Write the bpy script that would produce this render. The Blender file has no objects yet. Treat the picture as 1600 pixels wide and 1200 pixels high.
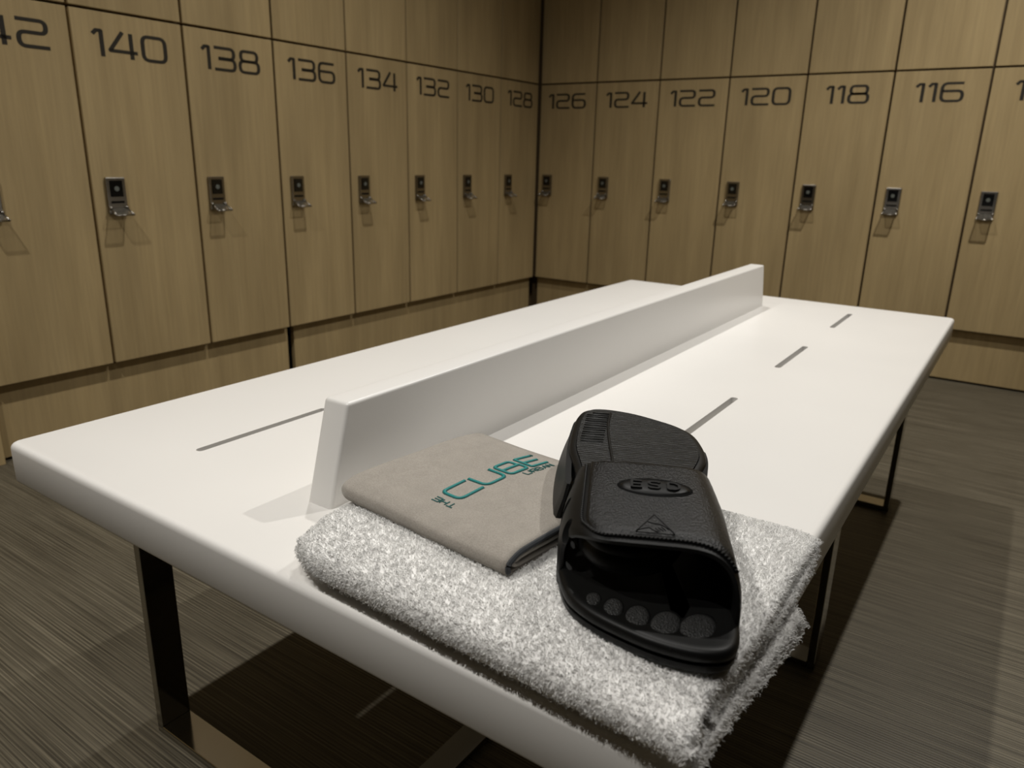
import bpy, bmesh, math, random
import numpy as np
from mathutils import Vector, Matrix

random.seed(7)
rng = np.random.default_rng(7)
scene = bpy.context.scene
COL = scene.collection

# ------------------------------------------------------------------ camera
YAW, PITCH, ROLL = -0.597492, 0.294636, 0.0243422
CAM = Vector((2.040295, -3.173424, 0.775937))
FPX = 1165.964
Fv = Vector((math.sin(YAW) * math.cos(PITCH), math.cos(YAW) * math.cos(PITCH), -math.sin(PITCH)))
R0 = Vector((math.cos(YAW), -math.sin(YAW), 0))
U0 = R0.cross(Fv)
Rv = R0 * math.cos(ROLL) + U0 * math.sin(ROLL)
Uv = -R0 * math.sin(ROLL) + U0 * math.cos(ROLL)
cam_data = bpy.data.cameras.new('camera')
cam = bpy.data.objects.new('camera', cam_data)
COL.objects.link(cam)
M3 = Matrix((Rv, Uv, -Fv)).transposed()
cam.matrix_world = Matrix.Translation(CAM) @ M3.to_4x4()
cam_data.sensor_width = 36
cam_data.sensor_fit = 'HORIZONTAL'
cam_data.lens = FPX / 1600 * 36
cam_data.clip_start = 0.02
cam_data.dof.use_dof = True
cam_data.dof.focus_distance = 0.72
cam_data.dof.aperture_fstop = 9.0
scene.camera = cam

# ------------------------------------------------------------------ colour, world
scene.view_settings.view_transform = 'Standard'
scene.view_settings.look = 'None'
scene.view_settings.gamma = 1
scene.view_settings.use_curve_mapping = False
scene.view_settings.exposure = 0.07
world = bpy.data.worlds.new('world')
scene.world = world
world.use_nodes = True
world.node_tree.nodes['Background'].inputs[0].default_value = (0.9, 0.85, 0.75, 1)
world.node_tree.nodes['Background'].inputs[1].default_value = 0.05

# ------------------------------------------------------------------ ceiling downlights (x, y, watts)
CEIL = 2.6
LAMPS = [(1.00, -1.60, 35), (2.10, -1.00, 61), (1.00, -3.45, 44), (2.10, -3.45, 20)]
LAMP_COL = (1.0, 0.972, 0.920)

# ------------------------------------------------------------------ helpers
def tag(o, label=None, cat=None, group=None, kind=None):
    if label: o['label'] = label
    if cat: o['category'] = cat
    if group: o['group'] = group
    if kind: o['kind'] = kind
    return o

def empty(name, loc=(0, 0, 0), rotz=0):
    o = bpy.data.objects.new(name, None)
    o.empty_display_size = 0.05
    COL.objects.link(o)
    o.location = loc
    o.rotation_euler = (0, 0, rotz)
    return o

def link(name, me, mat=None, parent=None, smooth=False):
    o = bpy.data.objects.new(name, me)
    COL.objects.link(o)
    if mat: me.materials.append(mat)
    if parent: o.parent = parent
    if smooth: me.shade_smooth()
    return o

def from_bm(name, bm, mat=None, parent=None, smooth=False):
    me = bpy.data.meshes.new(name)
    bmesh.ops.recalc_face_normals(bm, faces=bm.faces)
    bm.to_mesh(me); bm.free()
    return link(name, me, mat, parent, smooth)

def add_box(bm, x0, x1, y0, y1, z0, z1, bev=0, seg=2):
    t = bmesh.new()
    bmesh.ops.create_cube(t, size=1)
    for v in t.verts:
        v.co = Vector((x0 + (v.co.x + .5) * (x1 - x0), y0 + (v.co.y + .5) * (y1 - y0), z0 + (v.co.z + .5) * (z1 - z0)))
    if bev:
        bmesh.ops.bevel(t, geom=t.edges[:], offset=bev, segments=seg, profile=.5, affect='EDGES')
    me = bpy.data.meshes.new('t'); t.to_mesh(me); t.free()
    bm.from_mesh(me); bpy.data.meshes.remove(me)

def box(name, x0, x1, y0, y1, z0, z1, mat, parent=None, bev=0, seg=2, smooth=False):
    bm = bmesh.new()
    add_box(bm, x0, x1, y0, y1, z0, z1, bev, seg)
    return from_bm(name, bm, mat, parent, smooth)

def apply_mods(o):
    dg = bpy.context.evaluated_depsgraph_get()
    dg.update()
    me = bpy.data.meshes.new_from_object(o.evaluated_get(dg), depsgraph=dg)
    old = o.data
    o.modifiers.clear()
    o.data = me
    bpy.data.meshes.remove(old)
    return o

def boolean_cut(o, cutter_bm):
    me = bpy.data.meshes.new('cut'); bmesh.ops.recalc_face_normals(cutter_bm, faces=cutter_bm.faces)
    cutter_bm.to_mesh(me); cutter_bm.free()
    c = bpy.data.objects.new('cut', me); COL.objects.link(c)
    c.matrix_world = o.matrix_world.copy()
    m = o.modifiers.new('b', 'BOOLEAN'); m.operation = 'DIFFERENCE'; m.object = c; m.solver = 'EXACT'
    apply_mods(o)
    bpy.data.objects.remove(c); bpy.data.meshes.remove(me)

def mat(name, color, rough=.5, metal=0, spec=.5, **kw):
    m = bpy.data.materials.new(name); m.use_nodes = True
    b = m.node_tree.nodes['Principled BSDF']
    b.inputs['Base Color'].default_value = (*color, 1)
    b.inputs['Roughness'].default_value = rough
    b.inputs['Metallic'].default_value = metal
    b.inputs['Specular IOR Level'].default_value = spec
    for k, v in kw.items(): b.inputs[k].default_value = v
    return m

def N(m, typ, **kw):
    n = m.node_tree.nodes.new(typ)
    for k, v in kw.items(): setattr(n, k, v)
    return n

def L(m, a, b): m.node_tree.links.new(a, b)
def BS(m): return m.node_tree.nodes['Principled BSDF']

def noise(m, vec, scale, detail=4, rough=.55):
    n = N(m, 'ShaderNodeTexNoise')
    n.inputs['Scale'].default_value = scale; n.inputs['Detail'].default_value = detail; n.inputs['Roughness'].default_value = rough
    if vec is not None: L(m, vec, n.inputs['Vector'])
    return n

def ramp(m, fac, stops):
    r = N(m, 'ShaderNodeValToRGB')
    e = r.color_ramp.elements
    e[0].position, e[0].color = stops[0][0], (*stops[0][1], 1)
    e[1].position, e[1].color = stops[1][0], (*stops[1][1], 1)
    for p, c in stops[2:]:
        x = e.new(p); x.color = (*c, 1)
    L(m, fac, r.inputs['Fac'])
    return r

def mapping(m, scale, loc=(0, 0, 0), src='Object'):
    if src == 'World':
        g = N(m, 'ShaderNodeNewGeometry'); out = g.outputs['Position']
    else:
        g = N(m, 'ShaderNodeTexCoord'); out = g.outputs[src]
    mp = N(m, 'ShaderNodeMapping')
    mp.inputs['Scale'].default_value = scale; mp.inputs['Location'].default_value = loc
    L(m, out, mp.inputs['Vector'])
    return mp

def mixc(m, fac, a, b, mode='MIX'):
    n = N(m, 'ShaderNodeMix'); n.data_type = 'RGBA'; n.blend_type = mode
    if isinstance(fac, float): n.inputs['Factor'].default_value = fac
    else: L(m, fac, n.inputs['Factor'])
    for s, v in ((6, a), (7, b)):
        if isinstance(v, tuple): n.inputs[s].default_value = (*v, 1)
        else: L(m, v, n.inputs[s])
    return n.outputs[2]

def bump(m, height, strength=.3, dist=.001):
    b = N(m, 'ShaderNodeBump')
    b.inputs['Strength'].default_value = strength; b.inputs['Distance'].default_value = dist
    L(m, height, b.inputs['Height']); L(m, b.outputs[0], BS(m).inputs['Normal'])
    return b

# ------------------------------------------------------------------ materials
def wood_mat():
    m = mat('light_oak', (.4, .3, .17), .5, spec=.3)
    oi = N(m, 'ShaderNodeObjectInfo')
    mul = N(m, 'ShaderNodeVectorMath', operation='SCALE'); mul.inputs['Scale'].default_value = 7.0
    cmb = N(m, 'ShaderNodeCombineXYZ'); L(m, oi.outputs['Random'], cmb.inputs[2]); L(m, oi.outputs['Random'], cmb.inputs[0])
    L(m, cmb.outputs[0], mul.inputs[0])
    def vec(sc):
        mp = mapping(m, sc, src='World')
        a = N(m, 'ShaderNodeVectorMath', operation='ADD')
        L(m, mp.outputs[0], a.inputs[0]); L(m, mul.outputs[0], a.inputs[1])
        return a.outputs[0]
    n1 = noise(m, vec((22, 22, 1.6)), 1, 5, .6)
    n2 = noise(m, vec((110, 110, 5)), 1, 3, .6)
    n3 = noise(m, vec((6, 6, 1.3)), 1, 2, .5)
    r1 = ramp(m, n1.outputs['Fac'], [(.28, (.405, .302, .152)), (.74, (.500, .380, .198))])
    r2 = ramp(m, n2.outputs['Fac'], [(.35, (.93, .925, .92)), (.65, (1.03, 1.025, 1.02))])
    r3 = ramp(m, n3.outputs['Fac'], [(.35, (.88, .87, .86)), (.65, (1.04, 1.03, 1.02))])
    c = mixc(m, 1.0, r1.outputs[0], r2.outputs[0], 'MULTIPLY')
    c = mixc(m, 1.0, c, r3.outputs[0], 'MULTIPLY')
    L(m, c, BS(m).inputs['Base Color'])
    bump(m, n2.outputs['Fac'], .08, .0006)
    return m

def floor_mat():
    m = mat('brushed_vinyl_floor', (.1, .09, .07), .5, spec=.35)
    f1 = noise(m, mapping(m, (3.0, 400, 1)).outputs[0], 1, 3, .6)
    f2 = noise(m, mapping(m, (1.2, 90, 1), (3, 1, 0)).outputs[0], 1, 4, .6)
    f3 = noise(m, mapping(m, (5, 9, 1), (7, 4, 0)).outputs[0], 1, 4, .6)
    r1 = ramp(m, f1.outputs['Fac'], [(.36, (.050, .043, .030)), (.64, (.148, .130, .095))])
    r2 = ramp(m, f2.outputs['Fac'], [(.3, (.88, .87, .86)), (.7, (1.07, 1.07, 1.06))])
    r3 = ramp(m, f3.outputs['Fac'], [(.3, (.82, .81, .79)), (.7, (1.1, 1.1, 1.1))])
    c = mixc(m, 1.0, r1.outputs[0], r2.outputs[0], 'MULTIPLY')
    c = mixc(m, 1.0, c, r3.outputs[0], 'MULTIPLY')
    w = N(m, 'ShaderNodeTexWave', wave_type='BANDS', bands_direction='Y')
    w.inputs['Scale'].default_value = 58; w.inputs['Distortion'].default_value = 2.2; w.inputs['Detail'].default_value = 3; w.inputs['Detail Scale'].default_value = .6
    L(m, mapping(m, (.02, 1, 1)).outputs[0], w.inputs['Vector'])
    r4 = ramp(m, w.outputs['Fac'], [(.25, (.80, .79, .77)), (.85, (1.22, 1.21, 1.18))])
    c = mixc(m, 1.0, c, r4.outputs[0], 'MULTIPLY')
    L(m, c, BS(m).inputs['Base Color'])
    bump(m, w.outputs['Fac'], .25, .0008)
    return m

WOOD = wood_mat()
FLOORM = floor_mat()
CARC = mat('dark_carcass_edge', (.10, .065, .03), .6)
BLACKGAP = mat('black_recess_shade', (.006, .005, .004), .8, spec=.1)  # near-black painted in as the shade inside gaps and slots
NUMM = mat('dark_brown_number', (.026, .021, .014), .5)
WHITE = mat('white_solid_surface', (.80, .78, .75), .32, spec=.45)
_n = noise(WHITE, mapping(WHITE, (3, 3, 3)).outputs[0], 1, 2)
L(WHITE, ramp(WHITE, _n.outputs['Fac'], [(.3, (.775, .757, .73)), (.7, (.81, .79, .76))]).outputs[0], BS(WHITE).inputs['Base Color'])
CHROME = mat('polished_steel', (.36, .34, .30), .12, 1)
SATIN = mat('satin_chrome', (.30, .28, .25), .25, 1)
BLACKGL = mat('black_glass', (.004, .004, .004), .12)
DOTM = mat('grey_sensor', (.14, .15, .13), .4)
SMOKE = mat('smoked_clear_plastic', (.12, .11, .09), .2)
BS(SMOKE).inputs['Alpha'].default_value = .30
CEILM = mat('ceiling_paint', (.14, .13, .12), .8)
WALLM = mat('back_wall_paint', (.06, .05, .035), .7)
TERRY = mat('white_terry', (.93, .92, .90), .9, spec=.15)
BS(TERRY).inputs['Sheen Weight'].default_value = .2
GREY = mat('grey_microfibre', (.32, .285, .245), .95, spec=.1)
BS(GREY).inputs['Sheen Weight'].default_value = .25
_n = noise(GREY, mapping(GREY, (900, 900, 900)).outputs[0], 1, 3)
_n2 = noise(GREY, mapping(GREY, (60, 60, 60)).outputs[0], 1, 3)
_r = ramp(GREY, _n.outputs['Fac'], [(.3, (.29, .262, .228)), (.7, (.385, .352, .31))])
_r2 = ramp(GREY, _n2.outputs['Fac'], [(.3, (.93, .93, .93)), (.7, (1.04, 1.04, 1.04))])
L(GREY, mixc(GREY, 1.0, _r.outputs[0], _r2.outputs[0], 'MULTIPLY'), BS(GREY).inputs['Base Color'])
bump(GREY, _n.outputs['Fac'], .5, .0006)
PIPING = mat('charcoal_binding', (.035, .038, .042), .8)
_n = N(PIPING, 'ShaderNodeTexWave'); _n.inputs['Scale'].default_value = 160; L(PIPING, mapping(PIPING, (1, 1, 1)).outputs[0], _n.inputs['Vector'])
bump(PIPING, _n.outputs['Fac'], .6, .0005)
TEAL = mat('teal_thread', (.012, .235, .225), .45, spec=.5)
_n = noise(TEAL, mapping(TEAL, (500, 2500, 500)).outputs[0], 1, 2); bump(TEAL, _n.outputs['Fac'], .5, .0004)
TEALD = mat('dark_teal_thread', (.006, .09, .085), .55)
RUB = mat('black_eva', (.0035, .0035, .0033), .46, spec=.25)
_n = noise(RUB, mapping(RUB, (500, 500, 500)).outputs[0], 1, 2); bump(RUB, _n.outputs['Fac'], .12, .0003)
LEATHER = mat('black_grained_panel', (.0036, .0036, .0034), .38, spec=.30)
_v = N(LEATHER, 'ShaderNodeTexVoronoi'); _v.inputs['Scale'].default_value = 620; L(LEATHER, mapping(LEATHER, (1, 1, 1)).outputs[0], _v.inputs['Vector'])
_n = noise(LEATHER, mapping(LEATHER, (1100, 1100, 1100)).outputs[0], 1, 3)
bump(LEATHER, mixc(LEATHER, .5, _v.outputs['Distance'], _n.outputs['Fac']), .75, .0007)
TREAD = mat('black_tread_rubber', (.0055, .0054, .0047), .45, spec=.36)
_w = N(TREAD, 'ShaderNodeTexWave', wave_type='BANDS', bands_direction='X')
_w.inputs['Scale'].default_value = 85; _w.inputs['Distortion'].default_value = 4; _w.inputs['Detail'].default_value = 3; _w.inputs['Detail Scale'].default_value = 1.3
L(TREAD, mapping(TREAD, (1, .35, .35)).outputs[0], _w.inputs['Vector'])
bump(TREAD, _w.outputs['Fac'], .9, .0012)
PADM = mat('dotted_toe_pad', (.012, .012, .0115), .5)
_v = N(PADM, 'ShaderNodeTexVoronoi'); _v.inputs['Scale'].default_value = 900; L(PADM, mapping(PADM, (1, 1, 1)).outputs[0], _v.inputs['Vector'])
bump(PADM, _v.outputs['Distance'], .9, .0008)
GROOVE_SHADE = mat('black_groove_shade', (.002, .002, .002), .8, spec=.1)  # matte black painted as the shade of grooves that are not cut
LAMPM = bpy.data.materials.new('lamp_lens'); LAMPM.use_nodes = True
_b = BS(LAMPM); _b.inputs['Emission Color'].default_value = (*LAMP_COL, 1); _b.inputs['Emission Strength'].default_value = 30
WHITEPL = mat('white_lamp_ring', (.7, .7, .68), .4)

# ------------------------------------------------------------------ the room
W = 0.304638      # locker width
ZS, ZB = 1.1071, 0.1995
O1, O2 = 0.011, -0.002
REC = 0.0236
ZT2 = 2.015
NL, NR = 8, 7
XR, YN = 4.3, -5.6
def struct(o): o['kind'] = 'structure'; return o
struct(box('floor', -.6, XR + .1, YN - .1, .6, -.06, 0, FLOORM))
struct(box('ceiling', -.6, XR + .1, YN - .1, .6, CEIL, CEIL + .06, CEILM))
struct(box('wall_left', -.6, -.5, YN, .5, 0, CEIL, WALLM))
struct(box('wall_back', -.6, XR, .5, .6, 0, CEIL, WALLM))
struct(box('wall_right', XR, XR + .1, YN, .6, 0, CEIL, WALLM))
struct(box('wall_front', -.6, XR + .1, YN - .1, YN, 0, CEIL, WALLM))
yend = -(O1 + NL * W) - .002
xend = O2 + NR * W + .002
struct(box('trim_1', -.49, 0, YN + .002, yend, .001, CEIL - .001, WOOD))
struct(box('trim_2', xend, XR - .002, 0, .49, .001, CEIL - .001, WOOD))
struct(box('trim_3', -.49, 0, yend + .001, -.001, ZT2 + .004, CEIL - .001, WOOD))
struct(box('trim_4', .001, xend - .001, 0, .49, ZT2 + .004, CEIL - .001, WOOD))
bm = bmesh.new()
add_box(bm, -.06, -.0195, -.0085, .06, ZB + .002, ZT2 + .003)
add_box(bm, -.0195, .008, .0195, .06, ZB + .002, ZT2 + .003)
add_box(bm, -.10, -.05, -.008, .1, .001, ZB + .001)
add_box(bm, -.05, .005, .05, .1, .001, ZB + .001)
struct(from_bm('trim_5', bm, CARC))

def baseboard(name, side, a0, a1):
    bm = bmesh.new()
    if side == 'left':
        add_box(bm, -REC - .018, -REC, a0, a1, .008, ZB - .003, .0008, 1)
    else:
        add_box(bm, a0, a1, REC, REC + .018, .008, ZB - .003, .0008, 1)
    o = struct(from_bm(name, bm, WOOD))
    bm = bmesh.new()
    if side == 'left': add_box(bm, -REC - .045, -REC - .020, a0 - .02, a1 + .02 if a1 < -.1 else a1, .0005, ZB - .004)
    else: add_box(bm, a0, a1, REC + .020, REC + .045, .0005, ZB - .004)
    from_bm('gap_shade_block', bm, BLACKGAP, o)  # solid black block behind the plinth, painting the shade of its gaps
baseboard('baseboard_left', 'left', -1.503, -.010)
baseboard('baseboard_left_rear', 'left', yend, -1.531)
baseboard('baseboard_right', 'right', .006, xend)

# ------------------------------------------------------------------ stroke lettering
def rounded(pts, r, closed=False, n=5):
    P = [Vector(p) for p in pts]
    out = []
    m = len(P)
    for i in range(m):
        if not closed and i in (0, m - 1): out.append(P[i]); continue
        a, b, c = P[i - 1], P[i], P[(i + 1) % m]
        la, lc = (a - b).length, (c - b).length
        rr = min(r, la * .48, lc * .48)
        p0 = b + (a - b) * (rr / la); p1 = b + (c - b) * (rr / lc)
        for k in range(n + 1):
            t = k / n
            out.append(p0 * (1 - t) ** 2 + b * 2 * t * (1 - t) + p1 * t * t)
    return out

# every glyph: (width, [(points, rounding, closed)])
G = {
 '0': (1.12, [([(.06, .04), (1.06, .04), (1.06, .96), (.06, .96)], .26, True)]),
 '1': (.44, [([(.02, .80), (.17, .95), (.36, .95), (.36, 0)], .01, False)]),
 '2': (1.14, [([(.02, .96), (1.06, .96), (1.06, .53), (.07, .53), (.07, .04), (1.14, .04)], .28, False)]),
 '3': (1.12, [([(.02, .96), (1.04, .96), (1.04, .52), (.22, .52)], .26, False), ([(.22, .5), (1.08, .5), (1.08, .04), (.0, .04)], .26, False)]),
 '4': (1.2, [([(.62, 1.0), (.04, .26), (1.2, .26)], .05, False), ([(.95, .98), (.95, 0)], .01, False)]),
 '6': (1.12, [([(1.08, .96), (.06, .96), (.06, .04), (1.08, .04), (1.08, .56), (.08, .56)], .28, False)]),
 '8': (1.14, [([(.12, .53), (1.02, .53), (1.02, .96), (.12, .96)], .22, True), ([(.05, .04), (1.09, .04), (1.09, .53), (.05, .53)], .24, True)]),
 'C': (1.3, [([(1.3, 1.0), (0, 1.0), (0, 0), (1.3, 0)], .30, False)]),
 'U': (1.3, [([(0, 1.0), (0, 0), (1.22, 0), (1.22, 1.0)], .34, False)]),
 'B': (1.2, [([(0, 0), (1.1, 0), (1.1, .5), (1.0, .5), (1.0, 1.0), (0, 1.0)], .22, True), ([(.0, .5), (1.04, .5)], .01, False)]),
 'E': (1.05, [([(1.05, 0), (0, 0), (0, 1.0), (1.05, 1.0)], .05, False), ([(0, .5), (.95, .5)], .01, False)]),
 'e': (.9, [([(.9, 0), (.1, 0), (.1, 1.0), (.9, 1.0)], .02, False), ([(.1, .5), (.8, .5)], .01, False)]),
 's': (1.0, [([(.92, .84), (.80, 1.0), (.2, 1.0), (.1, .86), (.1, .66), (.28, .54), (.72, .46), (.9, .34), (.9, .14), (.8, 0), (.2, 0), (.06, .16)], .12, False)]),
 'd': (1.0, [([(.1, 0), (.62, 0), (.95, .25), (.95, .75), (.62, 1.0), (.1, 1.0)], .12, True)]),
 'T': (1.0, [([(0, 1.0), (1.0, 1.0)], .01, False), ([(.5, 1.0), (.5, 0)], .01, False)]),
 'H': (1.0, [([(.05, 1.0), (.05, 0)], .01, False), ([(.95, 1.0), (.95, 0)], .01, False), ([(.05, .5), (.95, .5)], .01, False)]),
 'R': (1.0, [([(.05, 0), (.05, 1.0), (.95, 1.0), (.95, .45), (.05, .45)], .15, False), ([(.5, .45), (.95, 0)], .01, False)]),
 'A': (1.0, [([(0, 0), (.5, 1.0), (1.0, 0)], .03, False), ([(.2, .35), (.8, .35)], .01, False)]),
 'N': (1.0, [([(.05, 0), (.05, 1.0), (.95, 0), (.95, 1.0)], .02, False)]),
}

def ribbon(bm, pts, closed, hwx, hwy, fn, h, under=.0002):
    """stroke along pts (2-D); hwx = half width of upright strokes, hwy of level ones; fn(x, y, h) -> 3-D."""
    n = len(pts)
    Lp, Rp = [], []
    for i in range(n):
        if closed: a, b = pts[i - 1], pts[(i + 1) % n]
        else: a, b = pts[max(i - 1, 0)], pts[min(i + 1, n - 1)]
        d = (b - a)
        d = d.normalized() if d.length > 1e-9 else Vector((1, 0))
        nn = Vector((-d.y, d.x))
        k = 1.0
        if 0 < i < n - 1 or closed:
            d1 = (pts[i] - pts[i - 1]); 
            if d1.length > 1e-9:
                c = max(.45, d1.normalized().dot(d)); k = 1 / c
        off = Vector((nn.x * hwx, nn.y * hwy)) * min(k, 1.6)
        Lp.append(pts[i] + off); Rp.append(pts[i] - off)
    tl = [bm.verts.new(fn(p.x, p.y, h)) for p in Lp]
    tr = [bm.verts.new(fn(p.x, p.y, h)) for p in Rp]
    bl = [bm.verts.new(fn(p.x, p.y, -under)) for p in Lp]
    br = [bm.verts.new(fn(p.x, p.y, -under)) for p in Rp]
    for i in range(n if closed else n - 1):
        j = (i + 1) % n
        bm.faces.new((tl[i], tl[j], tr[j], tr[i]))
        bm.faces.new((bl[i], bl[j], tl[j], tl[i]))
        bm.faces.new((tr[i], tr[j], br[j], br[i]))
        bm.faces.new((br[i], br[j], bl[j], bl[i]))
    if not closed:
        bm.faces.new((tl[0], tr[0], br[0], bl[0])); bm.faces.new((tl[-1], bl[-1], br[-1], tr[-1]))

def write(bm, text, height, gap, hwx, hwy, fn, h, x0=0, y0=0, wscale=1.0, sub=1):
    x = x0
    for ch in text:
        w, strokes = G[ch]
        for pts, r, closed in strokes:
            P = [(x + a * height * wscale, y0 + b * height) for a, b in pts]
            Q = rounded(P, r * height, closed)
            if sub > 1:
                S = []
                for i in range(len(Q) - (0 if closed else 1)):
                    a, b = Q[i], Q[(i + 1) % len(Q)]
                    k = max(1, int((b - a).length / (height * .12)))
                    S += [a + (b - a) * (t / k) for t in range(k)]
                if not closed: S.append(Q[-1])
                Q = S
            ribbon(bm, Q, closed, hwx, hwy, fn, h)
        x += w * height * wscale + gap
    return x - gap - x0

def text_width(text, height, gap, wscale=1.0):
    return sum(G[c][0] * height * wscale for c in text) + gap * (len(text) - 1)

# ------------------------------------------------------------------ lockers (local: x to the right seen from the front, -y to the viewer, z up)
DT = .018
G2 = .0040
def make_lock(parent):
    """chrome keyless lock; local x of its left edge 0.034, z 0.606..0.700"""
    x0, x1, z0, z1 = .035, .087, .606, .701
    lock = box('lock_plate', x0, x1, -.009, -.0002, z0, z1, SATIN, parent, .002, 2)
    box('lock_reader', x0 + .009, x1 - .009, -.0112, -.009, z1 - .050, z1 - .008, BLACKGL, lock, .0008, 1)
    bm = bmesh.new()
    bmesh.ops.create_cone(bm, cap_ends=True, segments=20, radius1=.0065, radius2=.0065, depth=.001)
    bmesh.ops.rotate(bm, verts=bm.verts, matrix=Matrix.Rotation(math.pi / 2, 3, 'X'))
    bmesh.ops.translate(bm, verts=bm.verts, vec=((x0 + x1) / 2, -.0116, z1 - .029))
    from_bm('sensor_dot', bm, DOTM, lock)
    box('card_slot', x0 + .008, x1 - .008, -.0096, -.0088, z1 - .067, z1 - .061, BLACKGAP, lock)
    # pull handle: framed tab leaning out of the plate
    bm = bmesh.new()
    zt, zo = z0 + .016, z0 - .001
    yo = -.040
    def bar(p, q, r):
        p, q = Vector(p), Vector(q)
        d = (q - p); l = d.length
        t = bmesh.new()
        bmesh.ops.create_cone(t, cap_ends=True, segments=10, radius1=r, radius2=r, depth=l)
        rot = d.to_track_quat('Z', 'Y').to_matrix()
        bmesh.ops.rotate(t, verts=t.verts, matrix=rot)
        bmesh.ops.translate(t, verts=t.verts, vec=(p + q) / 2)
        me = bpy.data.meshes.new('t'); t.to_mesh(me); t.free(); bm.from_mesh(me); bpy.data.meshes.remove(me)
    bar((x0 + .004, -.008, zt), (x0 + .002, yo, zo), .0023)
    bar((x1 - .004, -.008, zt), (x1 - .002, yo, zo), .0023)
    bar((x0 + .002, yo, zo), (x1 - .002, yo, zo), .0023)
    for px in (x0 + .004, x1 - .004):
        bmesh.ops.create_uvsphere(bm, u_segments=12, v_segments=8, radius=.0052, matrix=Matrix.Translation((px, -.011, zt)))
    hd = from_bm('lock_handle', bm, SATIN, parent, True)
    bm = bmesh.new()
    v = [bm.verts.new(c) for c in ((x0 + .004, -.009, zt - .001), (x1 - .004, -.009, zt - .001), (x1 - .002, yo, zo - .0006), (x0 + .002, yo, zo - .0006))]
    f = bm.faces.new(v)
    r = bmesh.ops.extrude_face_region(bm, geom=[f])
    bmesh.ops.translate(bm, verts=[e for e in r['geom'] if isinstance(e, bmesh.types.BMVert)], vec=(0, 0, .0012))
    from_bm('clear_tab', bm, SMOKE, hd)
    return lock

def door_box(name, w, z0, z1, parent):
    return box(name, G2, w - G2, 0, DT, z0 + .0034, z1 - .0034, WOOD, parent, .0009, 1)

def carcass(w, z0, z1, parent):
    bm = bmesh.new()
    add_box(bm, .0004, w - .0004, DT + .002, .47, z0 + .0004, z1 - .0004)
    return from_bm('cabinet_body', bm, CARC, parent)

def locker(number, wall, i, upper):
    r = empty('locker')
    z0, z1 = (ZS, ZT2) if upper else (ZB, ZS)
    if wall == 'left':
        # seen from the front (from +X) local x runs towards +Y
        r.location = (0, -(O1 + (i + 1) * W), 0); r.rotation_euler = (0, 0, math.pi / 2)
    else:
        r.location = (O2 + i * W, 0, 0)
    x_first = 0
    w = W
    carcass(w, z0, z1, r)
    d = door_box('door', w, z0, z1, r)
    if i == 0:   # beside the corner: the door stops short of the meeting wall
        if wall == 'left':
            for v in d.data.vertices:
                if v.co.x > w / 2: v.co.x = min(v.co.x, w - .001)
        else:
            for v in d.data.vertices:
                if v.co.x < w / 2: v.co.x = max(v.co.x, .011)
            for v in r.children[0].data.vertices:
                if v.co.x < w / 2: v.co.x = .009
    if not upper:
        txt = str(number)
        h = .0635
        tw = text_width(txt, h, .012)
        bm = bmesh.new()
        write(bm, txt, h, .012, .0056, .0041, lambda x, y, q: Vector((x, -q, y)), .0005, x0=w / 2 - tw / 2, y0=ZS - .108)
        from_bm('number', bm, NUMM, d)
        make_lock(r)
    return r

def left_phrase(n): return 'on the left wall'
LEFT = [128 + 2 * k for k in range(NL)]
RIGHT = [126 - 2 * k for k in range(NR)]
for i, n in enumerate(LEFT):
    extra = ', next to the corner' if i == 0 else (', leftmost in photo' if n == 142 else '')
    tag(locker(n, 'left', i, False), f'light oak locker with dark number {n} and chrome lock, left wall{extra}', 'locker', 'numbered lower lockers')
    tag(locker(n, 'left', i, True), f'plain light oak upper locker directly above locker {n}', 'locker', 'upper row of plain lockers')
for i, n in enumerate(RIGHT):
    extra = ', next to the corner' if i == 0 else (', rightmost in photo' if n == 114 else '')
    tag(locker(n, 'right', i, False), f'light oak locker with dark number {n} and chrome lock, right wall{extra}', 'locker', 'numbered lower lockers')
    tag(locker(n, 'right', i, True), f'plain light oak upper locker directly above locker {n}', 'locker', 'upper row of plain lockers')

# ------------------------------------------------------------------ bench
BX0, BX1, BY0, BY1, TH, ZT = 1.1129, 1.9287, -2.8415, -1.2220, .0473, .45
bench = empty('changing_bench', (0, 0, 0))
tag(bench, 'long white changing bench with slots and a raised centre divider, on steel legs', 'bench')
bm = bmesh.new()
add_box(bm, BX0, BX1, BY0, BY1, ZT - TH, ZT)
ve = [e for e in bm.edges if abs(e.verts[0].co.z - e.verts[1].co.z) > .01]
bmesh.ops.bevel(bm, geom=ve, offset=.014, segments=6, profile=.5, affect='EDGES')
te = [e for e in bm.edges if e.verts[0].co.z > ZT - .001 and e.verts[1].co.z > ZT - .001]
bmesh.ops.bevel(bm, geom=te, offset=.0068, segments=5, profile=.5, affect='EDGES')
be = [e for e in bm.edges if e.verts[0].co.z < ZT - TH + .001 and e.verts[1].co.z < ZT - TH + .001 and len(e.link_faces) == 2 and any(abs(f.normal.z) < .5 for f in e.link_faces)]
bmesh.ops.bevel(bm, geom=be, offset=.003, segments=2, profile=.5, affect='EDGES')
slab = from_bm('bench_top', bm, WHITE, bench)
cb = bmesh.new()
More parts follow.
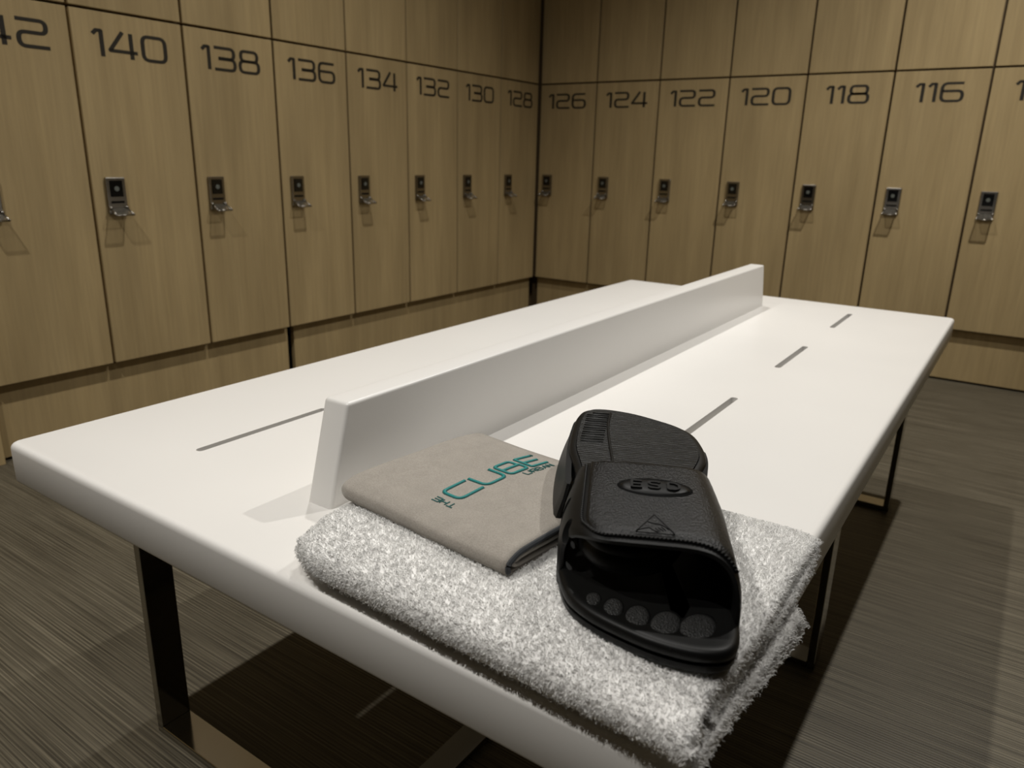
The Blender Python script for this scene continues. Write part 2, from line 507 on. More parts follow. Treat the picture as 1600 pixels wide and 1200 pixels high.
for sx in (1.7275, 1.306):
    for sy in (-2.630, -2.2315, -1.833, -1.4325):
        pts = []
        r = .0052
        for k in range(9):
            a = math.pi * k / 8
            pts.append((sx + r * math.cos(a), sy + .095 - r + r * math.sin(a)))
        for k in range(9):
            a = math.pi + math.pi * k / 8
            pts.append((sx + r * math.cos(a), sy - .095 + r + r * math.sin(a)))
        lo = [cb.verts.new((x, y, ZT - TH - .02)) for x, y in pts]
        hi = [cb.verts.new((x, y, ZT + .02)) for x, y in pts]
        cb.faces.new(lo); cb.faces.new(hi)
        for k in range(len(pts)):
            j = (k + 1) % len(pts)
            cb.faces.new((lo[k], lo[j], hi[j], hi[k]))
boolean_cut(slab, cb)
for f in slab.data.polygons: f.use_smooth = max(abs(c) for c in f.normal) < .9995
slab.data.set_sharp_from_angle(angle=math.radians(40))

DX0, DX1 = 1.5041, 1.5370
bm = bmesh.new()
prof = [(-2.7361, ZT - .001), (-1.372, ZT - .001), (-1.401, ZT + .100), (-2.708, ZT + .100)]
a = [bm.verts.new((DX0, y, z)) for y, z in prof]; b = [bm.verts.new((DX1, y, z)) for y, z in prof]
bm.faces.new(a); bm.faces.new(b[::-1])
for k in range(4):
    j = (k + 1) % 4
    bm.faces.new((a[k], b[k], b[j], a[j]))
ee = [e for e in bm.edges if max(e.verts[0].co.z, e.verts[1].co.z) > ZT + .05]
bmesh.ops.bevel(bm, geom=ee, offset=.004, segments=4, profile=.5, affect='EDGES')
dv = from_bm('divider', bm, WHITE, bench, True)
for f in dv.data.polygons: f.use_smooth = f.area < .002
dv.data.set_sharp_from_angle(angle=math.radians(40))
LX0, LX1 = 1.1635, 1.8780
for k, fy in enumerate((-2.7395, -2.057, -1.3550)):
    zb = ZT - TH
    for x0, x1 in ((LX0, LX0 + .012), (LX1 - .012, LX1)):
        box('leg', x0, x1, fy, fy + .042, .0, zb - .008, CHROME, bench, .0008, 1)
    box('foot_bar', LX0 + .012, LX1 - .012, fy, fy + .042, 0, .012, CHROME, bench, .0008, 1)
    box('top_bar', LX0, LX1, fy, fy + .042, zb - .008, zb, CHROME, bench, .0008, 1)
for y0, y1 in ((-2.6975, -2.057), (-2.015, -1.355)):
    box('long_floor_bar', 1.505, 1.545, y0, y1, 0, .008, CHROME, bench, .0008, 1)

# ------------------------------------------------------------------ folded sheets (towel, cloth)
def sheet_path(pts, r=.5, n=6):
    return rounded(pts, r, False, n)

def sheet_mesh(path, th, x_of, nx, edge_wave=None):
    """path: list of 2-D (y, z) centre-line points; thickness th; x_of(u, y)->(x, y) ; returns verts, quads of a closed strip extruded along x"""
    n = len(path)
    A, B = [], []
    for i in range(n):
        d = (path[min(i + 1, n - 1)] - path[max(i - 1, 0)]).normalized()
        nn = Vector((-d.y, d.x))
        A.append(path[i] + nn * th / 2); B.append(path[i] - nn * th / 2)
    d0 = (path[0] - path[1]).normalized(); d1 = (path[-1] - path[-2]).normalized()
    ring = [path[0] + d0 * th * .35] + A + [path[-1] + d1 * th * .35] + B[::-1]
    return ring

def extrude_ring(bm, ring, xs, fn, capinset=None):
    rows = []
    m = len(ring)
    for k, u in enumerate(xs):
        rows.append([bm.verts.new(fn(u, p.x, p.y)) for p in ring])
    for k in range(len(xs) - 1):
        for i in range(m):
            j = (i + 1) % m
            bm.faces.new((rows[k][i], rows[k][j], rows[k + 1][j], rows[k + 1][i]))
    return rows

def cap_strip(bm, row, n):
    """close a sheet cross-section: ring = start, A[0..n-1], end, B[n-1..0]"""
    A = row[1:n + 1]; end = row[n + 1]; B = row[n + 2:][::-1]
    for i in range(n - 1):
        bm.faces.new((A[i], A[i + 1], B[i + 1], B[i]))
    bm.faces.new((row[0], A[0], B[0])); bm.faces.new((A[-1], end, B[-1]))

def smoothnoise(seed, amp, freq):
    r = np.random.default_rng(seed)
    ph = r.uniform(0, 6.28, 6); fx = r.uniform(.5, 1.5, 6) * freq; fy = r.uniform(.5, 1.5, 6) * freq
    def f(x, y): return amp * sum(math.sin(fx[i] * x + fy[i] * y + ph[i]) for i in range(6)) / 6
    return f

# towel: sheet folded in three; front fold towards the near bench edge
TZ = ZT + .0015
s_th = .0102
tw_path = [(-2.655, TZ + .0052), (-2.812, TZ + .0052), (-2.831, TZ + .010), (-2.833, TZ + .024), (-2.808, TZ + .0322), (-2.640, TZ + .0322), (-2.600, TZ + .0305),
           (-2.585, TZ + .0245), (-2.606, TZ + .0190), (-2.800, TZ + .0190)]
tw_path = rounded(tw_path, .014, False, 5)
P2 = []
for i in range(len(tw_path) - 1):
    a_, b_ = tw_path[i], tw_path[i + 1]
    k = max(1, int((b_ - a_).length / .008))
    P2 += [a_ + (b_ - a_) * (t / k) for t in range(k)]
P2.append(tw_path[-1])
tw_path = P2
TX0, TX1 = 1.586, 1.935
wz = smoothnoise(3, .0018, 30); wx = smoothnoise(5, .004, 26)
def towel_fn(u, y, z):
    # u 0..1 along x; edges waver, front edge runs slightly towards the viewer on the right
    x = TX0 + (TX1 - TX0) * u
    f = min(1, max(0, (-2.585 - y) / .245))            # 1 at the front
    x += wx(z * 40, y) * (abs(u - .5) * 2) ** 2
    g = min(1, max(0, (-2.66 - y) / .17))
    if u > .5: x += (.006 - .005 * g) * ((u - .5) * 2) ** 2
    else: x += (-.004 + .010 * f) * ((.5 - u) * 2) ** 2
    yy = y - .010 * u * f + (.018 * max(0, u - .45) / .55) * (1 - f)
    low = max(0, 1 - (z - TZ) / .012)
    if y < -2.60: x += .0045 * math.exp(-((z - TZ - .019) / .005) ** 2) * max(0, u - .9) / .1
    x += .011 * (1 - .45 * g) * low * max(0, u - .8) / .2
    hh = max(0, (z - TZ)) / .035
    # rounded corners in plan (front left strongest)
    cl = max(0, .12 - u) / .12
    yy += .018 * cl ** 2 * f
    zz = z + wz(x, y) * hh - .010 * hh * (max(0, (.05 - u)) / .05) ** 2
    over = max(0, x - (BX1 - .004))
    return Vector((x, yy, zz - over * .25))
bm = bmesh.new()
ring = sheet_mesh(tw_path, s_th, None, None)
xs = [0, .012, .03] + [.05 + .9 * k / 30 for k in range(31)] + [.97, .988, 1]
rows = extrude_ring(bm, ring, xs, towel_fn)
n_ = len(tw_path)
cap_strip(bm, rows[0], n_); cap_strip(bm, rows[-1], n_)
bmesh.ops.recalc_face_normals(bm, faces=bm.faces)
me = bpy.data.meshes.new('folded_towel'); bm.to_mesh(me); bm.free()

def add_terry(me, count, length, rad, seed=1):
    """curly loops of pile joined into the same mesh"""
    r = np.random.default_rng(seed)
    me.calc_loop_triangles()
    nv = len(me.vertices)
    co = np.empty(nv * 3); me.vertices.foreach_get('co', co); co = co.reshape(-1, 3)
    tri = np.empty(len(me.loop_triangles) * 3, int); me.loop_triangles.foreach_get('vertices', tri); tri = tri.reshape(-1, 3)
    a, b, c = co[tri[:, 0]], co[tri[:, 1]], co[tri[:, 2]]
    nrm = np.cross(b - a, c - a); area = np.linalg.norm(nrm, axis=1); nrm /= area[:, None] + 1e-12
    cen = (a + b + c) / 3
    # pile only where it can be seen: not on the underside resting on the bench
    w = area.copy(); w[(nrm[:, 2] < -.3)] *= .15; w[np.abs(nrm[:, 0]) > .75] *= .45
    idx = r.choice(len(tri), count, p=w / w.sum())
    u, v = r.random(count), r.random(count); f = u + v > 1; u[f], v[f] = 1 - u[f], 1 - v[f]
    P = a[idx] + (b - a)[idx] * u[:, None] + (c - a)[idx] * v[:, None]
    Nn = nrm[idx]
    t = r.normal(size=(count, 3)); t -= (t * Nn).sum(1)[:, None] * Nn; t /= np.linalg.norm(t, axis=1)[:, None]
    # neighbouring loops lean the same way in small patches
    ph = np.sin(P[:, 0] * 310 + 2 * np.sin(P[:, 1] * 170)) + np.cos(P[:, 1] * 270 + P[:, 2] * 300 + 2 * np.sin(P[:, 0] * 190))
    base = np.stack([np.cos(ph * 2.2), np.sin(ph * 2.2), np.zeros(count)], 1)
    t = t + base * .55; t -= (t * Nn).sum(1)[:, None] * Nn; t /= np.linalg.norm(t, axis=1)[:, None] + 1e-9
    s = np.cross(Nn, t)
    ln = length * r.uniform(.7, 1.2, count)
    K = 5
    V = np.zeros((count, K, 3, 3))
    for k in range(K):
        q = k / (K - 1)
        ang = q * r.uniform(1.4, 2.6, count)
        up = np.sin(ang) * ln * .72; fw = (1 - np.cos(ang)) * ln * .42
        p = P + Nn * (up - .0004)[:, None] + t * fw[:, None] + s * (np.sin(q * 3) * ln * .12)[:, None]
        rr = rad * (1 - .35 * q)
        for m in range(3):
            aa = m * 2.094
            V[:, k, m] = p + (t * math.cos(aa) + s * math.sin(aa)) * rr
    V = V.reshape(-1, 3)
    q = []
    for k in range(K - 1):
        for m in range(3):
            m2 = (m + 1) % 3
            q.append((k * 3 + m, k * 3 + m2, (k + 1) * 3 + m2, (k + 1) * 3 + m))
    q = np.array(q)
    Q = (q[None] + (np.arange(count) * K * 3)[:, None, None]).reshape(-1, 4) + nv
    # old polygons
    ls = np.empty(len(me.polygons), int); me.polygons.foreach_get('loop_total', ls)
    lv = np.empty(len(me.loops), int); me.loops.foreach_get('vertex_index', lv)
    allco = np.concatenate([co, V]); loops = np.concatenate([lv, Q.ravel()])
    tot = np.concatenate([ls, np.full(len(Q), 4)])
    start = np.concatenate([[0], np.cumsum(tot)[:-1]])
    out = bpy.data.meshes.new(me.name)
    out.vertices.add(len(allco)); out.vertices.foreach_set('co', allco.ravel())
    out.loops.add(len(loops)); out.loops.foreach_set('vertex_index', loops)
    out.polygons.add(len(tot)); out.polygons.foreach_set('loop_start', start); out.polygons.foreach_set('loop_total', tot)
    out.update(calc_edges=True); out.validate()
    return out
me2 = add_terry(me, 170000, .0037, .00029)
towel = link('folded_towel', me2, TERRY, None, True)
tag(towel, 'thick white terry towel folded on the near corner of the white bench', 'towel')

# grey cloth, frame: origin near its front-left, x along the front edge, y to the back
CA = math.radians(-5.6)
TOP = .4875
cloth = empty('folded_grey_cloth', (1.582, -2.7575, TOP), CA)
tag(cloth, 'taupe grey microfibre sports towel with teal embroidery, folded on the white towel', 'sports towel')
c_th = .0042
c_path = [(.150, c_th / 2 + .001), (.004, c_th / 2 + .001), (-.009, .004), (-.010, .012), (.002, .0165), (.167, .0165)]
c_path = rounded(c_path, .009, False, 6)
def dens(path, step):
    out = []
    for i in range(len(path) - 1):
        a_, b_ = path[i], path[i + 1]
        k = max(1, int((b_ - a_).length / step))
        out += [a_ + (b_ - a_) * (t / k) for t in range(k)]
    return out + [path[-1]]
c_path = dens(c_path, .008)
cw = smoothnoise(11, .0014, 38)
def cloth_fn(u, y, z):
    x = -.002 + .198 * u
    hh = min(1, max(0, z / .0185))
    zz = z + cw(x, y) * hh + .0015 * hh * math.sin(y * 22)
    bx = (abs(u - 0) < 1e-6)
    cl = max(0, .06 - u) / .06
    zz -= .006 * cl ** 2 * hh                      # folded left end is rounded over
    sag = max(0, (y - .11)) / .05
    yy = y + .004 * (1 - u) * 0
    x -= .010 * max(0, y) / .16 * (1 - u) * 0
    zz -= .003 * hh * sag ** 2 if y > .11 else 0
    cr = max(0, .1 - u) / .1
    yy += .010 * cr ** 2 * (1 if y < .03 else 0) * (1 - max(0, y) / .03)
    return Vector((x, yy, zz))
bm = bmesh.new()
ring = sheet_mesh(c_path, c_th, None, None)
xs = [0, .01, .025, .045] + [.07 + .93 * k / 34 for k in range(35)]
rows = extrude_ring(bm, ring, xs, cloth_fn)
cap_strip(bm, rows[0], len(c_path)); cap_strip(bm, rows[-1], len(c_path))
from_bm('outer_layer', bm, GREY, cloth, True)
# inner folds seen at the right-hand opening
i_path = dens(rounded([(.148, .0068), (.030, .0068), (.003, .0066), (-.0040, .0092), (.003, .0118), (.035, .0122), (.150, .0120)], .005, False, 5), .008)
bm = bmesh.new()
ring = sheet_mesh(i_path, .0038, None, None)
def inner_fn(u, y, z): return cloth_fn(u * .985 + .018, y, z) + Vector((0, 0, .0008 * math.sin(y * 80 + 1)))
rows = extrude_ring(bm, ring, [0, .3, .6, .8, .9, .96, 1], inner_fn)
cap_strip(bm, rows[0], len(i_path)); cap_strip(bm, rows[-1], len(i_path))
from_bm('inner_fold', bm, GREY, cloth, True)

def tube(bm, pts, r, seg=8, closed=False, flat=1.0):
    n = len(pts); rings = []
    for i in range(n):
        a_ = pts[i - 1] if closed or i else pts[0]
        b_ = pts[(i + 1) % n] if closed or i < n - 1 else pts[-1]
        d = (b_ - a_).normalized()
        up = Vector((0, 0, 1)) if abs(d.z) < .9 else Vector((0, 1, 0))
        s1 = d.cross(up).normalized(); s2 = s1.cross(d)
        rr = r[i] if isinstance(r, list) else r
        rings.append([bm.verts.new(pts[i] + (s1 * math.cos(2 * math.pi * k / seg) + s2 * math.sin(2 * math.pi * k / seg) * flat) * rr) for k in range(seg)])
    for i in range(n if closed else n - 1):
        j = (i + 1) % n
        for k in range(seg):
            k2 = (k + 1) % seg
            bm.faces.new((rings[i][k], rings[i][k2], rings[j][k2], rings[j][k]))
    if not closed:
        bm.faces.new(rings[0][::-1]); bm.faces.new(rings[-1])
n_b = next(i for i, p in enumerate(c_path) if p.y > .0055)
bm = bmesh.new()
tube(bm, [cloth_fn(1.004, p.x, p.y) for p in c_path[n_b:]], .0022, 8)
from_bm('edge_binding', bm, PIPING, cloth, True)

# embroidery: logo reads towards +y of the cloth, its top points to -x
def cloth_top(x, y):
    u = (x + .002) / .198
    return cloth_fn(u, y, .0165 + c_th / 2).z
def logo_fn(X, Y, h):
    cx, cy = .1085 - Y, .0335 + X
    return Vector((cx, cy, cloth_top(cx, cy) + h))
H = .0215
def emb(bm, hw, h):
    write(bm, 'C', H, 0, hw, hw, logo_fn, h, x0=0, wscale=1.0, sub=2)
    write(bm, 'U', H, 0, hw, hw, logo_fn, h, x0=.0325, wscale=1.0, sub=2)
    write(bm, 'B', H, 0, hw, hw, logo_fn, h, x0=.0650, wscale=1.0, sub=2)
    write(bm, 'E', H, 0, hw, hw, logo_fn, h, x0=.0945, wscale=1.0, sub=2)
bm = bmesh.new(); emb(bm, .00185, .0005)
e0 = from_bm('embroidery', bm, TEALD, cloth)
bm = bmesh.new(); emb(bm, .00105, .0011)
from_bm('satin_stitch', bm, TEAL, e0, True)
bm = bmesh.new()
write(bm, 'URBAN', .0062, .0013, .00042, .00042, logo_fn, .0006, x0=.075, y0=-.0105, wscale=1.0, sub=2)
from_bm('small_word', bm, TEALD, cloth)
def the_fn(X, Y, h):   # small word turned a quarter: reads towards -x
    cx, cy = .1135 - X, .0185 + (.0065 - Y) * 1.0
    return Vector((cx, cy, cloth_top(cx, cy) + h))
bm = bmesh.new()
write(bm, 'THE', .0065, .0016, .0005, .0005, the_fn, .0006, x0=0, wscale=1.0, sub=2)
from_bm('small_word', bm, TEALD, cloth)
bm = bmesh.new()
rg = rounded([(.1195 + .0018 * math.cos(t), .0218 + .0018 * math.sin(t)) for t in [k * math.pi / 5 for k in range(10)]], .0005, True, 2)
ribbon(bm, rg, True, .0004, .0004, logo_fn, .0006)
from_bm('ring_mark', bm, TEALD, cloth)

# ------------------------------------------------------------------ slides
def catmull(pts, n=8):
    P = [Vector(p) for p in pts]; m = len(P); out = []
    for i in range(m):
        p0, p1, p2, p3 = P[i - 1], P[i], P[(i + 1) % m], P[(i + 2) % m]
        for k in range(n):
            t = k / n
            out.append(.5 * ((2 * p1) + (-p0 + p2) * t + (2 * p0 - 5 * p1 + 4 * p2 - p3) * t * t + (-p0 + 3 * p1 - 3 * p2 + p3) * t ** 3))
    return out
OUT = [(.015, .033), (.022, .0505), (.047, .0580), (.100, .0585), (.160, .054), (.215, .047), (.255, .040), (.279, .024), (.286, .0), (.279, -.024),
       (.255, -.040), (.215, -.047), (.160, -.054), (.112, -.0575), (.072, -.0505), (.050, -.036), (.032, -.012), (.020, .010)]
outline = catmull(OUT, 6)
NEXP = 4.6
_R = sorted([(p.x, p.y) for p in outline if p.y > 0 and .012 < p.x < .25]); _Lf = sorted([(p.x, -p.y) for p in outline if p.y < 0 and .03 < p.x < .25])
def wid(s, side=1):
    T = _R if side >= 0 else _Lf
    return float(np.interp(s, [a for a, b in T], [b for a, b in T])) + .0014
def hgt(s, hs):
    q = min(1, max(0, (s - .05) / .115))
    return (.0590 + .0115 * q ** .8) * hs
def zstrap(s, t, hs=1.0):
    k = min(.9995, abs(t) / wid(s, t))
    return hgt(s, hs) * (1 - k ** NEXP) ** (1 / NEXP)
def sf(k):      # front edge of the strap, k = t / halfwidth
    return .060 - .012 * max(0, k) ** 6 + .034 * max(0, -k) ** 5
def sr(k): return .166 + .022 * abs(k) ** 5

def sole_height(s): return .004 * max(0, (s - .17) / .11)

def make_slide(name, hs, mirrored, tread):
    """local: x = s along toe to heel, y = t, z up"""
    root = empty(name)
    q = -1 if mirrored else 1
    def V3(s, t, z): return Vector((s, t * q, z))
    # sole ---------------------------------------------------------
    bm = bmesh.new()
    m = len(outline)
    nrm = []
    for i in range(m):
        d = (outline[(i + 1) % m] - outline[i - 1]).normalized()
        nn = Vector((d.y, -d.x))
        if (outline[i] + nn * .01 - Vector((.14, 0))).length > (outline[i] - Vector((.14, 0))).length: nn = -nn
        nrm.append(nn)
    prof = [(.006, 0), (.0015, .0008), (0, .003), (0, .0062), (.0018, .0068), (.0018, .0080), (-.0006, .0095), (-.0010, .0120), (-.0004, .0150), (.0010, .0164), (.0032, .0170), (.0060, .0170), (.0105, .0165), (.016, .0161), (.026, .0158), (.038, .0156)]
    rings = []
    for ins, z in prof:
        rw = []
        for i in range(m):
            p = outline[i] + nrm[i] * ins
            zz = z + (sole_height(p.x) if z > .01 else 0)
            # toe lip curls up slightly
            zz += .004 * max(0, (.05 - p.x) / .05) ** 2
            rw.append(bm.verts.new(V3(p.x, p.y, zz)))
        rings.append(rw)
    for a_, b_ in zip(rings, rings[1:]):
        for i in range(m):
            j = (i + 1) % m
            bm.faces.new((a_[i], a_[j], b_[j], b_[i]))
    bm.faces.new(rings[-1])
    sole = from_bm('sole', bm, RUB, root, True)
    sole.data.set_sharp_from_angle(angle=math.radians(60))
    # tread --------------------------------------------------------
    bm = bmesh.new()
    rw0 = []; rw1 = []
    for i in range(m):
        p = outline[i] + nrm[i] * .0065
        c_ = .004 * max(0, (.05 - p.x) / .05) ** 2
        rw0.append(bm.verts.new(V3(p.x, p.y, .0006 + c_))); rw1.append(bm.verts.new(V3(p.x, p.y, -.0012 + c_)))
    for i in range(m):
        j = (i + 1) % m
        bm.faces.new((rw0[i], rw0[j], rw1[j], rw1[i]))
    bm.faces.new(rw1)
    tr = from_bm('tread', bm, TREAD, root)
    if tread:
        bm = bmesh.new()
        pts = [V3(s, .024 + .004 * math.sin(s * 30), -.0012) for s in [.035 + .012 * k for k in range(18)]]
        tube(bm, pts, .0013, 6)
        for k in range(14):
            s = .037 + k * .0055
            tube(bm, [V3(s, .029, -.0012), V3(s + .001, .049 if s > .04 else .044, -.0012)], .0007, 6)
        from_bm('tread_rib', bm, RUB, tr, True)
    # strap --------------------------------------------------------
    NA, NB = 56, 22
    wall = .0048
    def surf(k, b, off):
        # angle-like parameter: k in -1..1 over the arch
        th = math.pi * (1 - (k + 1) / 2)
        c, s_ = math.cos(th), math.sin(th)
        tt = math.copysign(abs(c) ** (2 / NEXP), c); ss = abs(s_) ** (2 / NEXP)
        s = sf(tt) + (sr(tt) - sf(tt)) * b
        W_, H_ = wid(s, tt), hgt(s, hs)
        z = .0085 + (H_ - .0085) * ss if ss < 1 else H_
        z = H_ * ss
        z = max(z, .004)
        # inward offset
        tw_ = tt * (W_ - off)
        zz = z - off * (ss ** 2)
        return V3(s, tw_, zz)
    bm = bmesh.new()
    O_, I_ = [], []
    for a_ in range(NA + 1):
        k = -1 + 2 * a_ / NA
        ro, ri = [], []
        for b_ in range(NB + 1):
            b = b_ / NB
            ed = min(b, 1 - b) * NB
            o_ = 0 if ed >= 1 else .0012 * (1 - ed)
            ro.append(bm.verts.new(surf(k, b, o_))); ri.append(bm.verts.new(surf(k, b, wall - o_)))
        O_.append(ro); I_.append(ri)
    for a_ in range(NA):
        for b_ in range(NB):
            bm.faces.new((O_[a_][b_], O_[a_ + 1][b_], O_[a_ + 1][b_ + 1], O_[a_][b_ + 1]))
            bm.faces.new((I_[a_][b_], I_[a_][b_ + 1], I_[a_ + 1][b_ + 1], I_[a_ + 1][b_]))
        for e in (0, NB):
            bm.faces.new((O_[a_][e], O_[a_ + 1][e], I_[a_ + 1][e], I_[a_][e]))
    for e in (0, NA):
        for b_ in range(NB):
            bm.faces.new((O_[e][b_], O_[e][b_ + 1], I_[e][b_ + 1], I_[e][b_]))
    strap = from_bm('strap', bm, RUB, root)
    cb = bmesh.new()
    for side in (-1,):
        for s0 in (.088, .118, .148):
            t_ = bmesh.new()
            bmesh.ops.create_uvsphere(t_, u_segments=16, v_segments=10, radius=1)
            bmesh.ops.scale(t_, verts=t_.verts, vec=(.0060, .014, .0140))
            bmesh.ops.rotate(t_, verts=t_.verts, matrix=Matrix.Rotation(math.radians(28), 3, 'Y'))
            bmesh.ops.translate(t_, verts=t_.verts, vec=(s0, side * .0560 * q, .045))
            mm = bpy.data.meshes.new('t'); t_.to_mesh(mm); t_.free(); cb.from_mesh(mm); bpy.data.meshes.remove(mm)
    boolean_cut(strap, cb)
    strap.data.shade_smooth(); strap.data.set_sharp_from_angle(angle=math.radians(45))
    # helper for things lying on the strap
    def on(s, t, h):
        z = zstrap(s, t, hs)
        e = .0008
        ds = (zstrap(s + e, t, hs) - zstrap(s - e, t, hs)) / (2 * e)
        dt = (zstrap(s, t + e, hs) - zstrap(s, t - e, hs)) / (2 * e)
        n3 = Vector((-ds, -dt, 1)).normalized()
        return V3(s + n3.x * h, t + n3.y * h, z + n3.z * h)
    return root, strap, on, V3

u_ax = Vector((-.447, .894, 0)).normalized(); v_ax = Vector((.894, .447, 0)).normalized()
OA = Vector((1.905, -2.835, .4885))
A, strapA, on, V3 = make_slide('slide_sandal', 1.0, True, False)
tag(A, 'black slide sandal with ESD badge on its strap, toe pads facing the camera', 'sandal', 'pair of interlocked black slides')

# grained panel on the strap
PT0, PT1 = -.0400, .0548
def panel_s0(t):
    k = t / .058
    s = sf(k) + .0072
    x = (PT0 + .016 - t) / .016
    if x > 0: s += .017 * (1 - math.sqrt(max(0, 1 - min(1, x) ** 2)))
    return s
bm = bmesh.new()
rows = []
NT, NS = 60, 26
for i in range(NT + 1):
    t = PT0 + (PT1 - PT0) * (i / NT)
    s0, s1 = panel_s0(t), sr(t / .058) - .0006
    rows.append([bm.verts.new(on(s0 + (s1 - s0) * j / NS, t, -.0004 if (j == 0 or i == 0 or i == NT or j == NS) else .0011)) for j in range(NS + 1)])
for i in range(NT):
    for j in range(NS):
        bm.faces.new((rows[i][j], rows[i + 1][j], rows[i + 1][j + 1], rows[i][j + 1]))
from_bm('grained_panel', bm, LEATHER, strapA, True)
# rope stitching round the panel
line = []
for k in range(60):
    t = PT1 - (PT1 - PT0) * k / 59
    line.append((panel_s0(t) - .0026, t))
line = line[:-3]
s_c = panel_s0(PT0)
path = [p for p in line] + [(s_c - .006 + .0, PT0 - .0016), (s_c, PT0 - .0024)] + [(s_c + (.165 - s_c) * k / 22, PT0 - .0026) for k in range(1, 23)]
P3 = [on(a_, b_, .0005) for a_, b_ in path]
acc = [0]
for a_, b_ in zip(P3, P3[1:]): acc.append(acc[-1] + (b_ - a_).length)
def at_len(l):
    for i in range(len(acc) - 1):
        if acc[i + 1] >= l:
            f = (l - acc[i]) / (acc[i + 1] - acc[i]); return P3[i].lerp(P3[i + 1], f), (P3[i + 1] - P3[i]).normalized()
    return P3[-1], (P3[-1] - P3[-2]).normalized()
bm = bmesh.new()
l = .001
while l < acc[-1]:
    c, d = at_len(l)
    t_ = bmesh.new()
    bmesh.ops.create_uvsphere(t_, u_segments=8, v_segments=6, radius=1)
    bmesh.ops.scale(t_, verts=t_.verts, vec=(.0018, .0011, .0011))
    rot = d.to_track_quat('X', 'Z').to_matrix() @ Matrix.Rotation(math.radians(32), 3, 'Z')
    bmesh.ops.rotate(t_, verts=t_.verts, matrix=rot)
    bmesh.ops.translate(t_, verts=t_.verts, vec=c)
    mm = bpy.data.meshes.new('t'); t_.to_mesh(mm); t_.free(); bm.from_mesh(mm); bpy.data.meshes.remove(mm)
    l += .0026
from_bm('stitching', bm, RUB, strapA, True)
bm = bmesh.new()
tube(bm, [on(a_, b_, -.0002) for a_, b_ in path], .0013, 6, flat=.35)
from_bm('stitch_groove_shade', bm, GROOVE_SHADE, strapA, True)  # flat black strip laid on the strap as the shade beside the stitches

# oval badge
BS_, BT_ = .1265, .0065
def oval(bm, ra, rb, h0, h1, dome=0):
    nr, na = 8, 48
    c = bm.verts.new(on(BS_, BT_, h1 + dome)); prev = None
    rings_ = []
    for r_ in range(1, nr + 1):
        f = r_ / nr
        row = [bm.verts.new(on(BS_ + rb * f * math.sin(2 * math.pi * k / na), BT_ + ra * f * math.cos(2 * math.pi * k / na), h1 + dome * (1 - f ** 4))) for k in range(na)]
        rings_.append(row)
    row = [bm.verts.new(on(BS_ + rb * math.sin(2 * math.pi * k / na), BT_ + ra * math.cos(2 * math.pi * k / na), h0)) for k in range(na)]
    rings_.append(row)
    for k in range(na): bm.faces.new((c, rings_[0][k], rings_[0][(k + 1) % na]))
    for a_, b_ in zip(rings_, rings_[1:]):
        for k in range(na):
            j = (k + 1) % na
            bm.faces.new((a_[k], b_[k], b_[j], a_[j]))
bm = bmesh.new(); oval(bm, .0262, .0125, 0, .00125); g_ = from_bm('badge_groove_shade', bm, GROOVE_SHADE, strapA, True)  # raised black oval, painted shade for the recess round the badge
bm = bmesh.new(); oval(bm, .0243, .0100, .0008, .0013, .0014)
badge = from_bm('badge', bm, RUB, strapA, True)
def badge_fn(X, Y, h): return on(BS_ + Y, BT_ + X, .0026 + h)
bm = bmesh.new()
lw = text_width('esd', .0088, .0042)
write(bm, 'esd', .0088, .0042, .0009, .0009, badge_fn, .0010, x0=-lw / 2, y0=-.0044, sub=2, )
from_bm('raised_letters', bm, RUB, badge)
bm = bmesh.new()
def tri_fn(X, Y, h): return on(.076 + Y, .005 + X, .0012 + h)
def lineart(pts, r=.002, closed=False, hw=.00020):
    ribbon(bm, rounded(pts, r, closed, 3), closed, hw, hw, tri_fn, .0003)
lineart([(-.0125, -.007), (.0125, -.007), (.0, .0145)], .001, True)
lineart([(-.0045, .0055), (-.001, .0035), (.003, .0035), (.006, .0015), (.0085, -.002)], .002)
lineart([(-.012, -.0055), (-.004, -.001), (-.001, -.004), (.002, -.0055)], .001)
lineart([(.0, -.0015), (.003, -.0045)], .001); lineart([(.002, -.0005), (.005, -.004)], .001); lineart([(.004, .0005), (.0065, -.003)], .001)
from_bm('static_warning_symbol', bm, GROOVE_SHADE, strapA)  # dark ribbons stand in for the shade of engraved lines
# toe pads
for s_, t_, rs, rt, rot in [(.060, -.0315, .0085, .0048, .1), (.0530, -.0185, .0110, .0060, .1), (.0460, -.0035, .0125, .0072, .15), (.0415, .0135, .0140, .0086, .3), (.0415, .0330, .0150, .0100, .45)]:
    for nm, sc, z0, dome, mt in (('toe_pad_groove_shade', 1.14, .0162, .0003, GROOVE_SHADE), ('toe_pad', 1.0, .0164, .0009, PADM)):  # wider black disc paints the shaded gap round each pad
        bm = bmesh.new()
        na = 32; c = bm.verts.new(V3(s_, t_, z0 + dome)); prev = None
        for f in (.35, .7, .92, 1.0):
            row = []
            for k in range(na):
                a_ = 2 * math.pi * k / na
                ds, dt = rs * sc * f * math.cos(a_), rt * sc * f * math.sin(a_)
                row.append(bm.verts.new(V3(s_ + ds * math.cos(rot) - dt * math.sin(rot), t_ + ds * math.sin(rot) + dt * math.cos(rot), z0 + dome * (1 - f ** 6))))
            if prev is None:
                for k in range(na): bm.faces.new((c, row[k], row[(k + 1) % na]))
            else:
                for k in range(na):
                    j = (k + 1) % na; bm.faces.new((prev[k], row[k], row[j], prev[j]))
            prev = row
        low = [bm.verts.new(v.co - Vector((0, 0, .0012))) for v in prev]
        for k in range(na):
            j = (k + 1) % na; bm.faces.new((prev[k], low[k], low[j], prev[j]))
        o = from_bm(nm, bm, mt, A, True)
        if nm == 'toe_pad': o.parent = ring_o
        ring_o = o
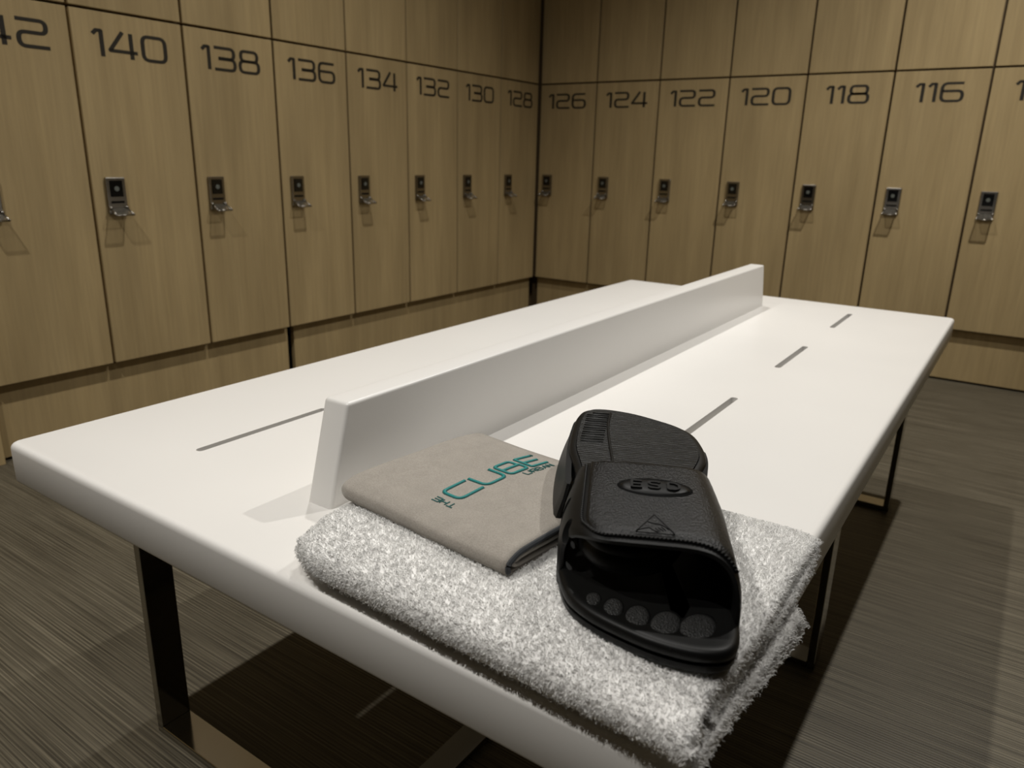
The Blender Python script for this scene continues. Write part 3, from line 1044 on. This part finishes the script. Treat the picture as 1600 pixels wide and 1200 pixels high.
A.matrix_world = Matrix(((u_ax.x, -v_ax.x, 0, OA.x), (u_ax.y, -v_ax.y, 0, OA.y), (0, 0, 1, OA.z), (0, 0, 0, 1)))

# its mate, turned over and end for end, each sole pushed through the other strap
B, strapB, onB, _ = make_slide('slide_sandal', .86, False, True)
tag(B, 'black slide sandal upside down, ribbed tread up, pushed through the ESD strap from behind', 'sandal', 'pair of interlocked black slides')
S0, T0, Z0 = .326, .002, .5520
rz = Matrix.Rotation(math.radians(3.0), 4, v_ax) @ Matrix.Rotation(math.radians(-3.0), 4, 'Z')
for ch in list(B.children) + [c for c_ in B.children for c in c_.children]:
    for v in ch.data.vertices:
        k = min(1, max(0, (v.co.x - .115) / .06)); k = k * k * (3 - 2 * k)
        if ch is strapB:
            v.co.y += (.0165 if v.co.y > 0 else -.002) * min(1, max(0, v.co.z - .006) / .040) ** 1.2 * (abs(v.co.y) / .058) ** 2
        else:
            v.co.y *= 1 - .13 * k
OB = Vector((OA.x, OA.y, 0)) + u_ax * S0 + v_ax * T0 + Vector((0, 0, Z0))
MB_ = Matrix(((-u_ax.x, -v_ax.x, 0, 0), (-u_ax.y, -v_ax.y, 0, 0), (0, 0, -1, 0), (0, 0, 0, 1)))
B.matrix_world = Matrix.Translation(OB) @ rz @ MB_ @ Matrix.Diagonal((.90, .98, 1, 1))

# ------------------------------------------------------------------ ceiling downlights
for (lx, ly, p) in LAMPS:
    d = empty('downlight', (lx, ly, CEIL))
    ns = 'over the bench' if ly > -2.5 else 'behind the camera'
    sd = 'left-hand' if lx < 1.5 else 'right-hand'
    tag(d, f'round recessed ceiling downlight, {sd} one {ns}', 'ceiling light', 'recessed ceiling downlights')
    bm = bmesh.new()
    bmesh.ops.create_cone(bm, cap_ends=True, segments=32, radius1=.05, radius2=.05, depth=.006)
    bmesh.ops.translate(bm, verts=bm.verts, vec=(0, 0, -.003))
    from_bm('lamp_ring', bm, WHITEPL, d)
    bm = bmesh.new()
    bmesh.ops.create_circle(bm, cap_ends=True, segments=32, radius=.034)
    bmesh.ops.translate(bm, verts=bm.verts, vec=(0, 0, -.0065))
    from_bm('lamp_lens', bm, LAMPM, d)
    ld = bpy.data.lights.new('downlight_bulb', 'SPOT')
    ld.energy = p * 2.2; ld.color = LAMP_COL; ld.spot_size = math.radians(124); ld.spot_blend = 1.0; ld.shadow_soft_size = .022
    lo = bpy.data.objects.new('downlight_bulb', ld); COL.objects.link(lo); lo.parent = d; lo.location = (0, 0, -.03)
